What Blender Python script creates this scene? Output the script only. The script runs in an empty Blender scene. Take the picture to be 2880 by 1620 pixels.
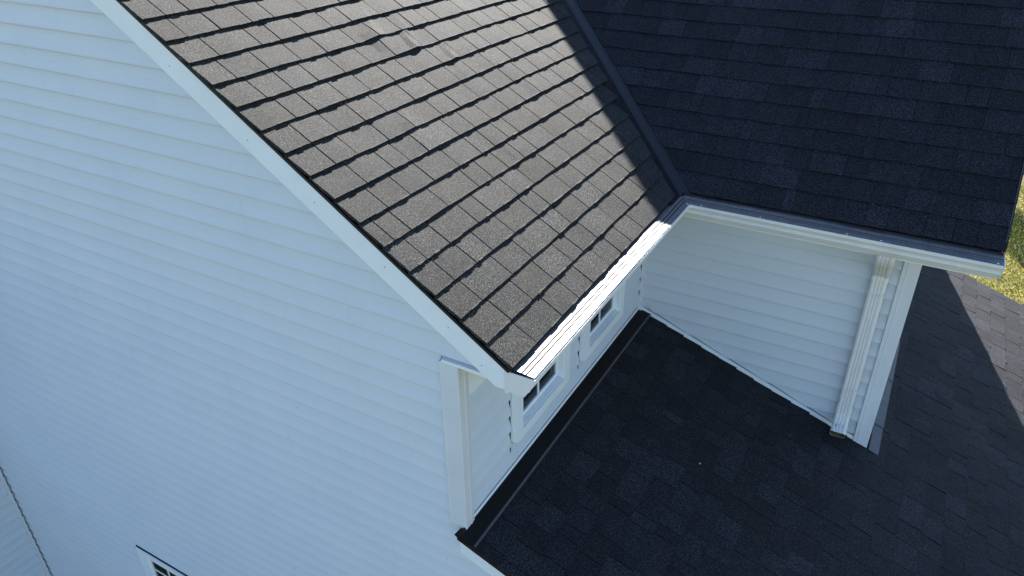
import bpy, math, random
from mathutils import Vector, Matrix
random.seed(7)
sc = bpy.context.scene

# ------------------------------------------------------------------ camera
FPX = 2076.57                      # focal length in pixels of a 2880 px wide frame
CAM = Vector((1.44995, -2.05601, 2.75284))
YAW, PIT, ROL = 0.5202, -0.5239, -0.0106
fw = Vector((-math.sin(YAW) * math.cos(PIT), math.cos(YAW) * math.cos(PIT), math.sin(PIT)))
rt = Vector((math.cos(YAW), math.sin(YAW), 0))
up = rt.cross(fw)
rt, up = (math.cos(ROL) * rt + math.sin(ROL) * up), (-math.sin(ROL) * rt + math.cos(ROL) * up)
cd = bpy.data.cameras.new('camera')
cam = bpy.data.objects.new('camera', cd)
sc.collection.objects.link(cam)
cd.sensor_width = 36.0
cd.lens = FPX * 36.0 / 2880.0
cd.clip_start, cd.clip_end = 0.05, 2000.0
cam.matrix_world = Matrix(((rt.x, up.x, -fw.x, CAM.x), (rt.y, up.y, -fw.y, CAM.y), (rt.z, up.z, -fw.z, CAM.z), (0, 0, 0, 1)))
sc.camera = cam

def pix(p):
    d = Vector(p) - CAM
    z = d.dot(fw)
    if z < 0.05: return (-9e9, -9e9, z)
    return (1440 + FPX * d.dot(rt) / z, 810 - FPX * d.dot(up) / z, z)

# ------------------------------------------------------------------ sky, sun, exposure
SUN = Vector((-0.35, 1.0, 0.743)).normalized()       # towards the sun
EL = math.asin(SUN.z)
AZ = math.atan2(SUN.x, SUN.y)                        # from +Y towards +X
w = bpy.data.worlds.new('World'); sc.world = w; w.use_nodes = True
nt = w.node_tree
sky = nt.nodes.new('ShaderNodeTexSky'); sky.sky_type = 'NISHITA'; sky.sun_disc = False
sky.sun_elevation = EL; sky.sun_rotation = AZ
sky.altitude = 200; sky.air_density = 1.0; sky.dust_density = 0.25; sky.ozone_density = 3.0
bg = nt.nodes['Background']; bg.inputs['Strength'].default_value = 0.085
nt.links.new(sky.outputs[0], bg.inputs[0])
sl = bpy.data.lights.new('sun', 'SUN'); sl.energy = 5.0; sl.angle = math.radians(0.45); sl.color = (1.0, 0.955, 0.89)
so = bpy.data.objects.new('sun', sl); sc.collection.objects.link(so)
so.rotation_euler = SUN.to_track_quat('Z', 'Y').to_euler(); so.location = (-6, 20, 16)
vs = sc.view_settings
vs.view_transform = 'Standard'; vs.look = 'None'; vs.exposure = 1.82; vs.gamma = 1.0; vs.use_curve_mapping = False

# ------------------------------------------------------------------ measurements (metres)
GROUND = -3.9
L = 2.283                                  # depth of the recess between the two wings
PA, PB, P3 = 0.5875, 0.6825, math.atan(0.3666)
XS, ZS, YS = 0.310, 1.073, 1.925           # shingle edges at the two eaves
EXP = 0.1364                               # shingle course exposure
LAP = 0.1016                               # siding course height
XE, XR = 1.637, 1.950                      # side wall and rake edge of the cross wing
RIDGE_A = 3.71                             # run of the gable roof to its ridge
YRIDGE = 6.62  # unseen ridge, placed so its shadow lands beside the valley
YFAR = 5.63                                # far rake of the lean-to
XLOW = 3.30                                # eave of the lean-to
X4 = -5.117                                # face of the projecting wing at the left
tA, tB, t3 = math.tan(PA), math.tan(PB), 0.3666

# ------------------------------------------------------------------ materials
def mat(name):
    m = bpy.data.materials.new(name); m.use_nodes = True
    return m, m.node_tree, m.node_tree.nodes['Principled BSDF']

def node(t, kind, **kw):
    n = t.nodes.new(kind)
    for k, v in kw.items():
        if k in n.inputs: n.inputs[k].default_value = v
        else: setattr(n, k, v)
    return n

def noise(t, co, scale, detail=2.0, rough=0.5, scl=None):
    n = node(t, 'ShaderNodeTexNoise', Scale=scale, Detail=detail, Roughness=rough)
    if scl:
        mp = node(t, 'ShaderNodeMapping'); mp.inputs['Scale'].default_value = scl
        t.links.new(co, mp.inputs['Vector']); co = mp.outputs[0]
    t.links.new(co, n.inputs['Vector'])
    return n.outputs['Fac']

def ramp(t, fac, *stops):
    r = node(t, 'ShaderNodeValToRGB')
    el = r.color_ramp.elements
    while len(el) < len(stops): el.new(0.5)
    for e, (p, c) in zip(el, stops):
        e.position = p; e.color = (c[0], c[1], c[2], 1) if not isinstance(c, (int, float)) else (c, c, c, 1)
    t.links.new(fac, r.inputs[0])
    return r.outputs[0]

def mul(t, a, b, mode='MULTIPLY', fac=1.0):
    m = node(t, 'ShaderNodeMix', data_type='RGBA', blend_type=mode)
    m.inputs['Factor'].default_value = fac
    for s, v in ((m.inputs['A'], a), (m.inputs['B'], b)):
        if hasattr(v, 'links'): t.links.new(v, s)
        else: s.default_value = (v[0], v[1], v[2], 1)
    return m.outputs['Result']

def bump(t, b, h, strength, dist):
    n = node(t, 'ShaderNodeBump', Strength=strength, Distance=dist)
    t.links.new(h, n.inputs['Height']); t.links.new(n.outputs[0], b.inputs['Normal'])

def shingle_material():
    m, t, b = mat('asphalt_shingle')
    co = node(t, 'ShaderNodeTexCoord').outputs['Object']
    g1 = noise(t, co, 190, 2, 0.85)
    g2 = noise(t, co, 330, 1, 0.5)
    g3 = noise(t, co, 120, 1, 0.5)
    base = ramp(t, g1, (0.39, (0.006, 0.006, 0.0065)), (0.47, (0.030, 0.030, 0.031)), (0.53, (0.085, 0.085, 0.083)), (0.61, (0.30, 0.292, 0.278)))
    fl = ramp(t, g2, (0.40, 0.5), (0.54, 1.0), (0.66, 2.6))
    hue = ramp(t, g3, (0.40, (0.93, 1.0, 1.10)), (0.5, (1.0, 1.02, 0.97)), (0.60, (1.10, 0.98, 0.88)))
    c = mul(t, mul(t, base, fl), hue)
    patch = ramp(t, noise(t, co, 9, 4, 0.6), (0.3, (0.82, 0.83, 0.86)), (0.7, (1.16, 1.14, 1.08)))
    c = mul(t, c, patch)
    at = node(t, 'ShaderNodeAttribute', attribute_name='tone')
    c = mul(t, c, at.outputs['Color'])
    t.links.new(c, b.inputs['Base Color'])
    b.inputs['Roughness'].default_value = 0.82
    b.inputs['Specular IOR Level'].default_value = 0.28
    bump(t, b, g1, 0.55, 0.004)
    return m

def plain(name, col, rough=0.5, spec=0.5, metal=0.0, var=0.06, vscale=6.0, bscale=None, bstr=0.1, scl=None):
    m, t, b = mat(name)
    co = node(t, 'ShaderNodeTexCoord').outputs['Object']
    v = noise(t, co, vscale, 5, 0.6, scl)
    lo = tuple(c * (1 - var) for c in col); hi = tuple(min(1, c * (1 + var)) for c in col)
    t.links.new(ramp(t, v, (0.3, lo), (0.7, hi)), b.inputs['Base Color'])
    b.inputs['Roughness'].default_value = rough
    b.inputs['Specular IOR Level'].default_value = spec
    b.inputs['Metallic'].default_value = metal
    if bscale:
        bump(t, b, noise(t, co, bscale, 3, 0.5, scl), bstr, 0.002)
    return m

def siding_material(name, stretch):
    m, t, b = mat(name)
    co = node(t, 'ShaderNodeTexCoord').outputs['Object']
    v = noise(t, co, 2.2, 6, 0.62)
    base = ramp(t, v, (0.25, (0.59, 0.645, 0.695)), (0.5, (0.62, 0.67, 0.715)), (0.75, (0.64, 0.685, 0.72)))
    # grimy runs and specks
    run = noise(t, co, 14, 4, 0.6, (1.0, 1.0, 0.18))
    c = mul(t, base, ramp(t, run, (0.25, 0.965), (0.42, 1.0)))
    speck = noise(t, co, 42, 2, 0.5)
    c = mul(t, c, ramp(t, speck, (0.185, 0.6), (0.22, 1.0)))
    at = node(t, 'ShaderNodeAttribute', attribute_name='tone')
    c = mul(t, c, at.outputs['Color'])
    t.links.new(c, b.inputs['Base Color'])
    b.inputs['Roughness'].default_value = 0.50
    b.inputs['Specular IOR Level'].default_value = 0.35
    h1 = noise(t, co, 90, 3, 0.55, stretch); h2 = noise(t, co, 3.5, 2, 0.5, tuple(min(1.0, q * 4) if q < 1 else 1.0 for q in stretch))
    ad = node(t, 'ShaderNodeMath', operation='MULTIPLY_ADD'); t.links.new(h2, ad.inputs[0]); ad.inputs[1].default_value = 6.0; t.links.new(h1, ad.inputs[2])
    bump(t, b, ad.outputs[0], 0.16, 0.002)
    return m

def guard_material():
    m, t, b = mat('perforated_aluminium')
    co = node(t, 'ShaderNodeTexCoord').outputs['Object']
    vor = node(t, 'ShaderNodeTexVoronoi', Scale=165.0, Randomness=0.0)
    mp = node(t, 'ShaderNodeMapping'); mp.inputs['Scale'].default_value = (1, 1, 0); mp.inputs['Location'].default_value = (0, 0, 0.0)
    t.links.new(co, mp.inputs['Vector']); t.links.new(mp.outputs[0], vor.inputs['Vector'])
    hole = ramp(t, vor.outputs['Distance'], (0.36, 0.0), (0.42, 1.0))
    grime = ramp(t, noise(t, co, 20, 4, 0.6), (0.3, 0.75), (0.7, 1.0))
    c = mul(t, mul(t, hole, (0.34, 0.34, 0.35)), grime)
    t.links.new(c, b.inputs['Base Color'])
    t.links.new(hole, b.inputs['Metallic'])
    b.inputs['Roughness'].default_value = 0.60
    return m

def glass_material():
    m, t, b = mat('window_glass')
    b.inputs['Base Color'].default_value = (0.012, 0.015, 0.016, 1)
    b.inputs['Roughness'].default_value = 0.03
    b.inputs['Specular IOR Level'].default_value = 0.5
    b.inputs['Alpha'].default_value = 0.55
    return m

def lawn_material():
    m, t, b = mat('dormant_lawn')
    co = node(t, 'ShaderNodeTexCoord').outputs['Object']
    a = noise(t, co, 1.3, 6, 0.65); f = noise(t, co, 16, 4, 0.7)
    c = ramp(t, a, (0.3, (0.08, 0.078, 0.022)), (0.55, (0.145, 0.13, 0.042)), (0.75, (0.20, 0.17, 0.065)))
    c = mul(t, c, ramp(t, f, (0.3, 0.6), (0.7, 1.35)))
    t.links.new(c, b.inputs['Base Color'])
    b.inputs['Roughness'].default_value = 0.95; b.inputs['Specular IOR Level'].default_value = 0.1
    bump(t, b, f, 0.6, 0.03)
    return m

def blade_material():
    m, t, b = mat('grass_blade')
    at = node(t, 'ShaderNodeAttribute', attribute_name='tone')
    t.links.new(at.outputs['Color'], b.inputs['Base Color'])
    b.inputs['Roughness'].default_value = 0.7; b.inputs['Specular IOR Level'].default_value = 0.2
    return m

M = dict(
    shingle=shingle_material(),
    siding_x=siding_material('vinyl_siding_x', (0.12, 1, 3.0)),
    siding_y=siding_material('vinyl_siding_y', (1, 0.12, 3.0)),
    trim=plain('white_trim', (0.80, 0.845, 0.86), 0.40, 0.4, var=0.04, vscale=5, bscale=60, bstr=0.05),
    post=plain('white_vinyl_post', (0.665, 0.69, 0.71), 0.45, 0.4, var=0.05, vscale=4, bscale=70, bstr=0.08),
    gutter=plain('white_aluminium_gutter', (0.74, 0.74, 0.72), 0.35, 0.5, var=0.05, vscale=7, scl=(1, 1, 0.4)),
    guard=guard_material(),
    brown=plain('dark_brown_metal', (0.007, 0.0055, 0.0065), 0.55, 0.2, var=0.2, vscale=9),
    valley=plain('dark_bronze_valley', (0.007, 0.007, 0.009), 0.26, 0.5, var=0.2, vscale=9),
    black=plain('black_drip_edge', (0.012, 0.012, 0.014), 0.45, 0.4, var=0.2),
    hem=plain('worn_flashing_hem', (0.07, 0.065, 0.07), 0.45, 0.5, var=0.25, vscale=30),
    steel=plain('galvanised_flashing', (0.055, 0.058, 0.07), 0.5, 0.4, metal=0.0, var=0.2, vscale=14),
    deck=plain('roof_felt', (0.010, 0.010, 0.011), 0.95, 0.1, var=0.2),
    groove=plain('shaded_guard_groove', (0.05, 0.04, 0.045), 0.95, 0.05, var=0.3, vscale=40),  # dark colour stands in for shade inside the guard folds
    dark=plain('dark_gap_and_shade', (0.02, 0.02, 0.022), 0.9, 0.1),
    room=plain('room_wall', (0.10, 0.09, 0.085), 0.9, 0.2),
    red=plain('red_fabric', (0.30, 0.035, 0.025), 0.9, 0.2, var=0.4, vscale=18),
    glass=glass_material(),
    moss=plain('mossy_metal', (0.10, 0.11, 0.035), 0.9, 0.1, var=0.6, vscale=40),
    lawn=lawn_material(), blade=blade_material(),
    mulch=plain('bark_mulch', (0.055, 0.032, 0.022), 0.95, 0.1, var=0.6, vscale=30, bscale=25, bstr=1.0),
    bark=plain('tree_bark', (0.09, 0.07, 0.055), 0.95, 0.1, var=0.4, vscale=20, bscale=30, bstr=0.8),
    leaf=plain('evergreen_leaf', (0.035, 0.07, 0.022), 0.6, 0.3, var=0.5, vscale=3),
    screw=plain('screw_head', (0.75, 0.76, 0.78), 0.3, 0.5, var=0.02),
)

# ------------------------------------------------------------------ object helpers
class MB:
    def __init__(s): s.v, s.f, s.t = [], [], []
    def face(s, pts, tone=None):
        i = len(s.v); s.v += [tuple(p) for p in pts]; s.f.append(tuple(range(i, i + len(pts)))); s.t.append(tone)
    def add(s, verts, faces, tone=None):
        i = len(s.v); s.v += [tuple(p) for p in verts]
        for f in faces: s.f.append(tuple(i + k for k in f)); s.t.append(tone)
    def box(s, x0, x1, y0, y1, z0, z1):
        v = [(x, y, z) for x in (x0, x1) for y in (y0, y1) for z in (z0, z1)]
        s.add(v, [(0, 1, 3, 2), (4, 6, 7, 5), (0, 4, 5, 1), (2, 3, 7, 6), (0, 2, 6, 4), (1, 5, 7, 3)])
    def prism(s, poly, axis, a, b):
        """poly: 2D points in the plane across AXIS, extruded from a to b"""
        def P(p, q):
            return {0: (q, p[0], p[1]), 1: (p[0], q, p[1]), 2: (p[0], p[1], q)}[axis]
        n = len(poly)
        s.add([P(p, a) for p in poly] + [P(p, b) for p in poly],
              [tuple(range(n)), tuple(range(2 * n - 1, n - 1, -1))] + [(i, i + n, (i + 1) % n + n, (i + 1) % n) for i in range(n)])

def build(name, mb, m, parent=None, smooth=False, label=None, kind=None, cat=None, fix=True):
    me = bpy.data.meshes.new(name)
    me.from_pydata(mb.v, [], mb.f)
    if fix:
        import bmesh
        bm = bmesh.new(); bm.from_mesh(me)
        bmesh.ops.recalc_face_normals(bm, faces=bm.faces)
        bm.to_mesh(me); bm.free()
    if any(x is not None for x in mb.t):
        at = me.attributes.new('tone', 'FLOAT_COLOR', 'FACE')
        flat = []
        for x in mb.t:
            x = x or (1, 1, 1)
            flat += [x[0], x[1], x[2], 1.0]
        at.data.foreach_set('color', flat)
    elif m and m.name.startswith(('asphalt', 'vinyl')):
        at = me.attributes.new('tone', 'FLOAT_COLOR', 'FACE')
        at.data.foreach_set('color', [1.0] * (4 * len(me.polygons)))
    me.materials.append(m)
    if smooth:
        for p in me.polygons: p.use_smooth = True
    o = bpy.data.objects.new(name, me)
    sc.collection.objects.link(o)
    if parent:
        o.parent = parent
        if parent.type == 'EMPTY':
            o.matrix_parent_inverse = Matrix.Translation(-Vector(parent.location))
    if label: o['label'] = label
    if kind: o['kind'] = kind
    if cat: o['category'] = cat
    return o

house = bpy.data.objects.new('house', None)
sc.collection.objects.link(house)
house.location = (-2.0, 2.0, GROUND)
house['label'] = 'white vinyl sided house with dark shingle roofs, gutters and a lean-to roof'
house['category'] = 'house'

# ------------------------------------------------------------------ ground
mb = MB(); mb.box(-300, 300, -300, 300, GROUND - 0.5, GROUND)
build('lawn', mb, M['lawn'], kind='structure', label='sunlit yellow green lawn behind the house')
mb = MB()
ring = [(0.4 + 3.9 * math.cos(a) * (1 + 0.08 * math.sin(5 * a)), 19.6 + 3.4 * math.sin(a) * (1 + 0.1 * math.cos(3 * a))) for a in [k * math.tau / 40 for k in range(40)]]
mb.prism(ring, 2, GROUND - 0.05, GROUND + 0.02)
build('mulch_bed', mb, M['mulch'], kind='structure', label='dark brown bark mulch bed under the trees')
mb = MB()
def in_bed(x, y): return ((x - 0.4) / 3.9) ** 2 + ((y - 19.6) / 3.4) ** 2 < 1.0
n = 0
while n < 26000:
    x, y = random.gauss(3.9, 1.3), random.gauss(14.0, 3.0)
    if y < 6.6 and x < 3.4: continue
    if in_bed(x, y): continue
    n += 1
    h = random.uniform(0.02, 0.06); a = random.uniform(0, math.tau); wd = random.uniform(0.005, 0.014)
    dx, dy = math.cos(a), math.sin(a); ln = random.uniform(-0.05, 0.05)
    pt = math.sin(x * 5.1 + 2 * math.sin(y * 2.3)) * math.sin(y * 4.3 + 1.7 * math.sin(x * 3.1))
    r = random.random() + 0.25 * pt
    k = random.uniform(0.6, 1.35)
    col = (0.30 * k, 0.30 * k, 0.04 * k) if r < 0.42 else ((0.54 * k, 0.45 * k, 0.10 * k) if r < 0.85 else (0.62 * k, 0.53 * k, 0.22 * k))
    z = GROUND
    mb.face([(x - wd * dx, y - wd * dy, z), (x + wd * dx, y + wd * dy, z), (x + ln * dy, y - ln * dx, z + h)], col)
build('grass', mb, M['blade'], kind='stuff', label='short dormant grass blades on the lawn', fix=False)

def tree(x, y, hgt, rad, label):
    root = bpy.data.objects.new('evergreen_tree', None); sc.collection.objects.link(root)
    root.location = (x, y, GROUND); root['label'] = label; root['category'] = 'tree'; root['group'] = 'evergreen trees in the mulch bed'
    mb = MB(); seg = 9; rings = 7
    vs_ = []
    for i in range(rings):
        q = i / (rings - 1); r = 0.14 * (1 - 0.85 * q)
        for k in range(seg):
            a = k * math.tau / seg
            vs_.append((x + r * math.cos(a) + 0.04 * math.sin(3 * q), y + r * math.sin(a), GROUND - 0.02 + q * hgt * 0.95))
    mb.add(vs_, [(i * seg + k, i * seg + (k + 1) % seg, (i + 1) * seg + (k + 1) % seg, (i + 1) * seg + k) for i in range(rings - 1) for k in range(seg)])
    for k in range(14):
        q = 0.2 + 0.055 * k; a = k * 2.4; ln = rad * (1 - q) * 0.9; z = GROUND + hgt * q
        p0 = Vector((x, y, z)); p1 = p0 + Vector((math.cos(a) * ln, math.sin(a) * ln, 0.2)); s_ = Vector((-math.sin(a), math.cos(a), 0)) * 0.025
        mb.add([p0 + s_, p0 - s_, p0 + Vector((0, 0, 0.05)), p1], [(0, 1, 3), (1, 2, 3), (2, 0, 3)])
    build('trunk', mb, M['bark'], root, smooth=True)
    mb = MB()
    for k in range(9000):
        q = random.random() ** 0.8
        rr = rad * (1.02 - q) * (0.35 + 0.65 * math.sqrt(random.random())) * (0.85 + 0.25 * math.sin(q * 23))
        a = random.uniform(0, math.tau)
        c = Vector((x + rr * math.cos(a), y + rr * math.sin(a), GROUND + 0.35 + q * (hgt - 0.35)))
        d = Vector((random.uniform(-1, 1), random.uniform(-1, 1), random.uniform(-0.7, 0.3))).normalized()
        e = d.cross(Vector((random.uniform(-1, 1), random.uniform(-1, 1), 1))).normalized()
        s_ = random.uniform(0.05, 0.11)
        mb.face([c - e * s_ * 0.35, c + d * s_, c + e * s_ * 0.35, c - d * s_ * 0.6])
    build('crown', mb, M['leaf'], root, fix=False)
tree(1.3, 20.9, 6.4, 1.7, 'tall evergreen tree at the near end of the mulch bed')
tree(0.3, 24.2, 7.6, 2.0, 'taller evergreen tree at the far end of the mulch bed')

# ------------------------------------------------------------------ roofs
def vA(s): return YS + s * math.sin(PA) / tB         # valley line, in gable roof coordinates
def vB(s): return XS - s * math.sin(PB) / tA         # valley line, in cross roof coordinates
def frameA(a, s, n): return (XS - s * math.cos(PA) + n * math.sin(PA), a, ZS + s * math.sin(PA) + n * math.cos(PA))
def frameB(a, s, n): return (a, YS + s * math.cos(PB) - n * math.sin(PB), ZS + s * math.sin(PB) + n * math.cos(PB))
def frame3(a, s, n): return (-s * math.cos(P3) + n * math.sin(P3), a, s * math.sin(P3) + n * math.cos(P3))

def hump(a, s, k):
    return (0.0022 * math.sin(a * 3.1 + s * 1.7 + k) + 0.0016 * math.sin(a * 7.3 - s * 4.1 + 2 * k)
            + 0.0010 * math.sin(a * 17.0 + s * 9.0 + 3 * k))
BUCKLES = [(0.985, 1.67, 0.022, 0.10, 0.013), (1.17, 1.60, 0.020, 0.10, 0.011), (1.33, 1.40, 0.022, 0.12, 0.010), (1.12, 1.50, 0.03, 0.08, 0.008),
           (1.03, 0.72, 0.03, 0.09, 0.006), (0.62, 1.12, 0.03, 0.1, 0.006), (1.62, 0.95, 0.03, 0.12, 0.006), (0.35, 0.62, 0.03, 0.1, 0.005)]
def nA(a, s):
    z = hump(a, s, 0.3)
    for a0, s0, wa, ws, h in BUCKLES:
        z += h * math.exp(-((a - a0 - 0.45 * (s - s0)) / wa) ** 2 * 0.5 - ((s - s0) / ws) ** 2)
    return z
def nB(a, s): return hump(a, s, 1.9)
def n3(a, s): return hump(a, s, 4.4)

def shingle_mesh(frame, nf, s0, lf, rf, thick, butt, seg):
    """one tab: butt edge at s0, tucked under the course above; lf/rf give its two side edges at slope distance s"""
    seg = len(butt) - 1
    rows = [(0.0, 1.0), (0.045, 0.96), (0.35, 0.76), (1.0, 0.22), (1.22, 0.08)]
    v = []
    for q, k in rows:
        s = s0 + q * EXP
        for i in range(seg + 1):
            f = butt[i][0]; a = lf(s) * (1 - f) + rf(s) * f
            sj = s + (butt[i][1] if q == 0 else 0)
            v.append(frame(a, sj, nf(a, s) + thick * k + (butt[i][2] if q == 0 else 0)))
    nb = len(v)
    for i in range(seg + 1):
        f = butt[i][0]; a = lf(s0) * (1 - f) + rf(s0) * f
        v.append(frame(a, s0 + butt[i][1] + 0.001, nf(a, s0) - 0.004))
    for q in (1.22,):
        s = s0 + q * EXP
        v.append(frame(lf(s), s, nf(lf(s), s) - 0.004)); v.append(frame(rf(s), s, nf(rf(s), s) - 0.004))
    f_ = []
    m_ = seg + 1
    for r in range(len(rows) - 1):
        for i in range(seg):
            f_.append((r * m_ + i, r * m_ + i + 1, (r + 1) * m_ + i + 1, (r + 1) * m_ + i))
    for i in range(seg): f_.append((nb + i, nb + i + 1, i + 1, i))
    tl, tr = nb + m_, nb + m_ + 1
    f_.append((nb, 0, m_, 2 * m_, 3 * m_, 4 * m_, tl))
    f_.append((nb + seg, tr, 4 * m_ + seg, 3 * m_ + seg, 2 * m_ + seg, m_ + seg, seg))
    return v, f_

def lay(roof, frame, nf, s_first, s_last, left, right, widths, tones, seg, tmin, tmax, gap, skip=None, tint=(1, 1, 1), jogh=0.004):
    """all tabs of one roof; those in view become parts (largest first, 300 at most), the others one joined part"""
    tabs = []
    k = 0
    s = s_first
    while s < s_last:
        a = min(left(s), left(s + 1.3 * EXP)) - 0.01
        first = True
        end = max(right(s), right(s + EXP))
        js = random.uniform(-0.002, 0.002)
        while a < end:
            wd = random.choice(widths) * random.uniform(0.9, 1.1)
            b = a + wd
            if first: b = max(left(s), left(s + 1.3 * EXP)) + random.uniform(0.05, 0.2); first = False
            if left(s) < b and left(s + EXP) < b and end - b < 0.05: b = end + 0.3
            lo = max(a, min(left(s), left(s + EXP)))
            if b - lo > 0.035:
                lf = lambda q, a=a: max(a + gap / 2, left(q)) if a > left(s) - 0.001 or left(q) > a else left(q)
                def lf(q, a=a): return max(a + gap / 2, left(q))
                def rf(q, b=b): return min(b - gap / 2, right(q))
                if rf(s) - lf(s) > 0.01 and rf(s + EXP * 1.22) - lf(s + EXP * 1.22) > 0.004:
                    mid = (lf(s) + rf(s)) / 2
                    if not (skip and skip(mid, s)):
                        th = random.uniform(tmin, tmax)
                        butt = []
                        c1 = random.uniform(0.08, 0.6); c2 = min(0.95, c1 + random.uniform(0.2, 0.45))
                        lift = random.choice([0, 1, 1, 1]) * random.uniform(0.6, 1.3) * jogh
                        for f_, on in ((0, 0), (c1 - 0.008, 0), (c1 + 0.008, 1), ((c1 + c2) / 2, 1), (c2 - 0.008, 1), (c2 + 0.008, 0), (1, 0)):
                            butt.append((f_, js + random.uniform(-0.001, 0.001) - 0.002 * on, lift * on + random.uniform(-0.0004, 0.0006)))
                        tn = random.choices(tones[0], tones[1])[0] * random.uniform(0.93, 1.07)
                        wm = random.uniform(-0.03, 0.03)
                        v, f = shingle_mesh(frame, nf, s + js * 0, lf, rf, th, butt, seg)
                        cs = [pix(frame(q, s + d * EXP, 0)) for q in (lf(s), rf(s)) for d in (0, 1)]
                        inside = any(-60 < c[0] < 2940 and -60 < c[1] < 1680 for c in cs)
                        area = abs((cs[2][0] - cs[0][0]) * (cs[1][1] - cs[0][1]) - (cs[2][1] - cs[0][1]) * (cs[1][0] - cs[0][0])) if inside else 0
                        tabs.append((area, v, f, (tn * (1 + wm) * tint[0], tn * tint[1], tn * (1 - wm) * tint[2])))
            a = b
        s += EXP
        k += 1
    tabs.sort(key=lambda t_: -t_[0])
    rest = MB()
    cnt = 0
    for i, (area, v, f, tn) in enumerate(tabs):
        if area > 0 and cnt < 300:
            one = MB(); one.add(v, f, tn)
            build('shingle', one, M['shingle'], roof, fix=False)
            cnt += 1
        else:
            rest.add(v, f, tn)
    if rest.v:
        build('shingle_field', rest, M['shingle'], roof, kind='stuff', fix=False)
    print(roof.name, len(tabs), 'tabs,', cnt, 'as parts')

# roof decks (closed slabs)
def slab(frame, poly, top=-0.006, th=0.04):
    mb = MB(); n_ = len(poly)
    a = [frame(p[0], p[1], top) for p in poly]; b = [frame(p[0], p[1], top - th) for p in poly]
    mb.add(a + b, [tuple(range(n_)), tuple(range(2 * n_ - 1, n_ - 1, -1))] + [(i, i + n_, (i + 1) % n_ + n_, (i + 1) % n_) for i in range(n_)])
    return mb
SA = RIDGE_A / math.cos(PA)
SB = (YRIDGE - YS) / math.cos(PB)
OV = 0.072
roofA = build('gable_roof', slab(frameA, [(-0.058, 0.01), (vA(0.01), 0.01), (vA(SA), SA), (-0.058, SA)]), M['deck'], house, label='sunlit charcoal shingle gable roof slope above the two small windows')
SBV = SA * math.sin(PA) / math.sin(PB)               # where the valley tops out on the cross roof
roofB = build('cross_roof', slab(frameB, [(vB(0.01), 0.01), (XR - 0.01, 0.01), (XR - 0.01, SB), (vB(min(SBV, SB)) , SB), (vB(min(SBV, SB)), min(SBV, SB) - 0.001)]), M['deck'], house, label='shaded dark shingle roof slope of the cross wing')
S3 = XLOW / math.cos(P3)
roof3 = build('lean_to_roof', slab(frame3, [(-0.058, -S3 + 0.01), (YFAR - 0.01, -S3 + 0.01), (YFAR - 0.01, 0.0), (-0.058, 0.0)]), M['deck'], house, label='low shaded shingle roof below the windows')

VW_A, VW_B = 0.112, 0.062                            # how far the tabs stop short of the valley line
lay(roofA, frameA, nA, 0.0, 3.0, lambda s: -0.078, lambda s: vA(s) - VW_A, [0.12, 0.15, 0.165, 0.18, 0.195, 0.215, 0.25],
    ([0.25, 0.285, 0.215, 0.32], [5, 3, 3, 1]), 6, 0.012, 0.016, 0.0065, tint=(0.955, 1.0, 1.02), jogh=0.0032)
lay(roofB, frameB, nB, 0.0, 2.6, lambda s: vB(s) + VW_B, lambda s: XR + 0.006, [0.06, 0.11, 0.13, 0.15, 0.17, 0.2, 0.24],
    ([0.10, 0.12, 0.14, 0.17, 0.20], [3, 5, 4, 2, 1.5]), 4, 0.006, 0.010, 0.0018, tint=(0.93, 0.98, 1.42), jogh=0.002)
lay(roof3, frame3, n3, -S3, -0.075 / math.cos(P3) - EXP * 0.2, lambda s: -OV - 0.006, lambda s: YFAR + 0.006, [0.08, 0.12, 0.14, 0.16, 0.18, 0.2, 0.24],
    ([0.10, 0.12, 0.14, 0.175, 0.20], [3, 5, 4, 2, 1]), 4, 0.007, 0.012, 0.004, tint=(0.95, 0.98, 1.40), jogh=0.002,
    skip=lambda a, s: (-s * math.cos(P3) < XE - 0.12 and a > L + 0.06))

# back slope of the gable roof and ridge
mb = MB()
RXm = XS - RIDGE_A; RZ = ZS + RIDGE_A * tA
mb.prism([(RXm, RZ - 0.006), (RXm - 3.7, RZ - 0.006 - 3.7 * tA), (RXm - 3.7, RZ - 0.05 - 3.7 * tA), (RXm, RZ - 0.05)], 1, -OV, 9.0)
build('back_slope', mb, M['deck'], roofA)

# ------------------------------------------------------------------ valley flashing
mb = MB()
def vpt(s, off, side, lift):
    """point near the valley: side A or B, off metres measured across from the valley line"""
    if side == 'A': return frameA(vA(s) - off, s, lift)
    sb = s * math.sin(PA) / math.sin(PB)
    return frameB(vB(sb) + off, sb, lift)
ss = [-0.02 + 0.1 * i for i in range(44)]
rowsv = [('A', 0.19, -0.003), ('A', 0.030, 0.002), ('A', 0.006, 0.020), ('B', 0.004, 0.020), ('B', 0.020, 0.002), ('B', 0.13, -0.003)]
for i in range(len(ss) - 1):
    for (sa, oa, la), (sb_, ob, lb) in zip(rowsv, rowsv[1:]):
        mb.face([vpt(ss[i], oa, sa, la), vpt(ss[i], ob, sb_, lb), vpt(ss[i + 1], ob, sb_, lb), vpt(ss[i + 1], oa, sa, la)])
build('valley_flashing', mb, M['valley'], house, label='dark brown metal valley strip between the two roof slopes', fix=False)

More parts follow.
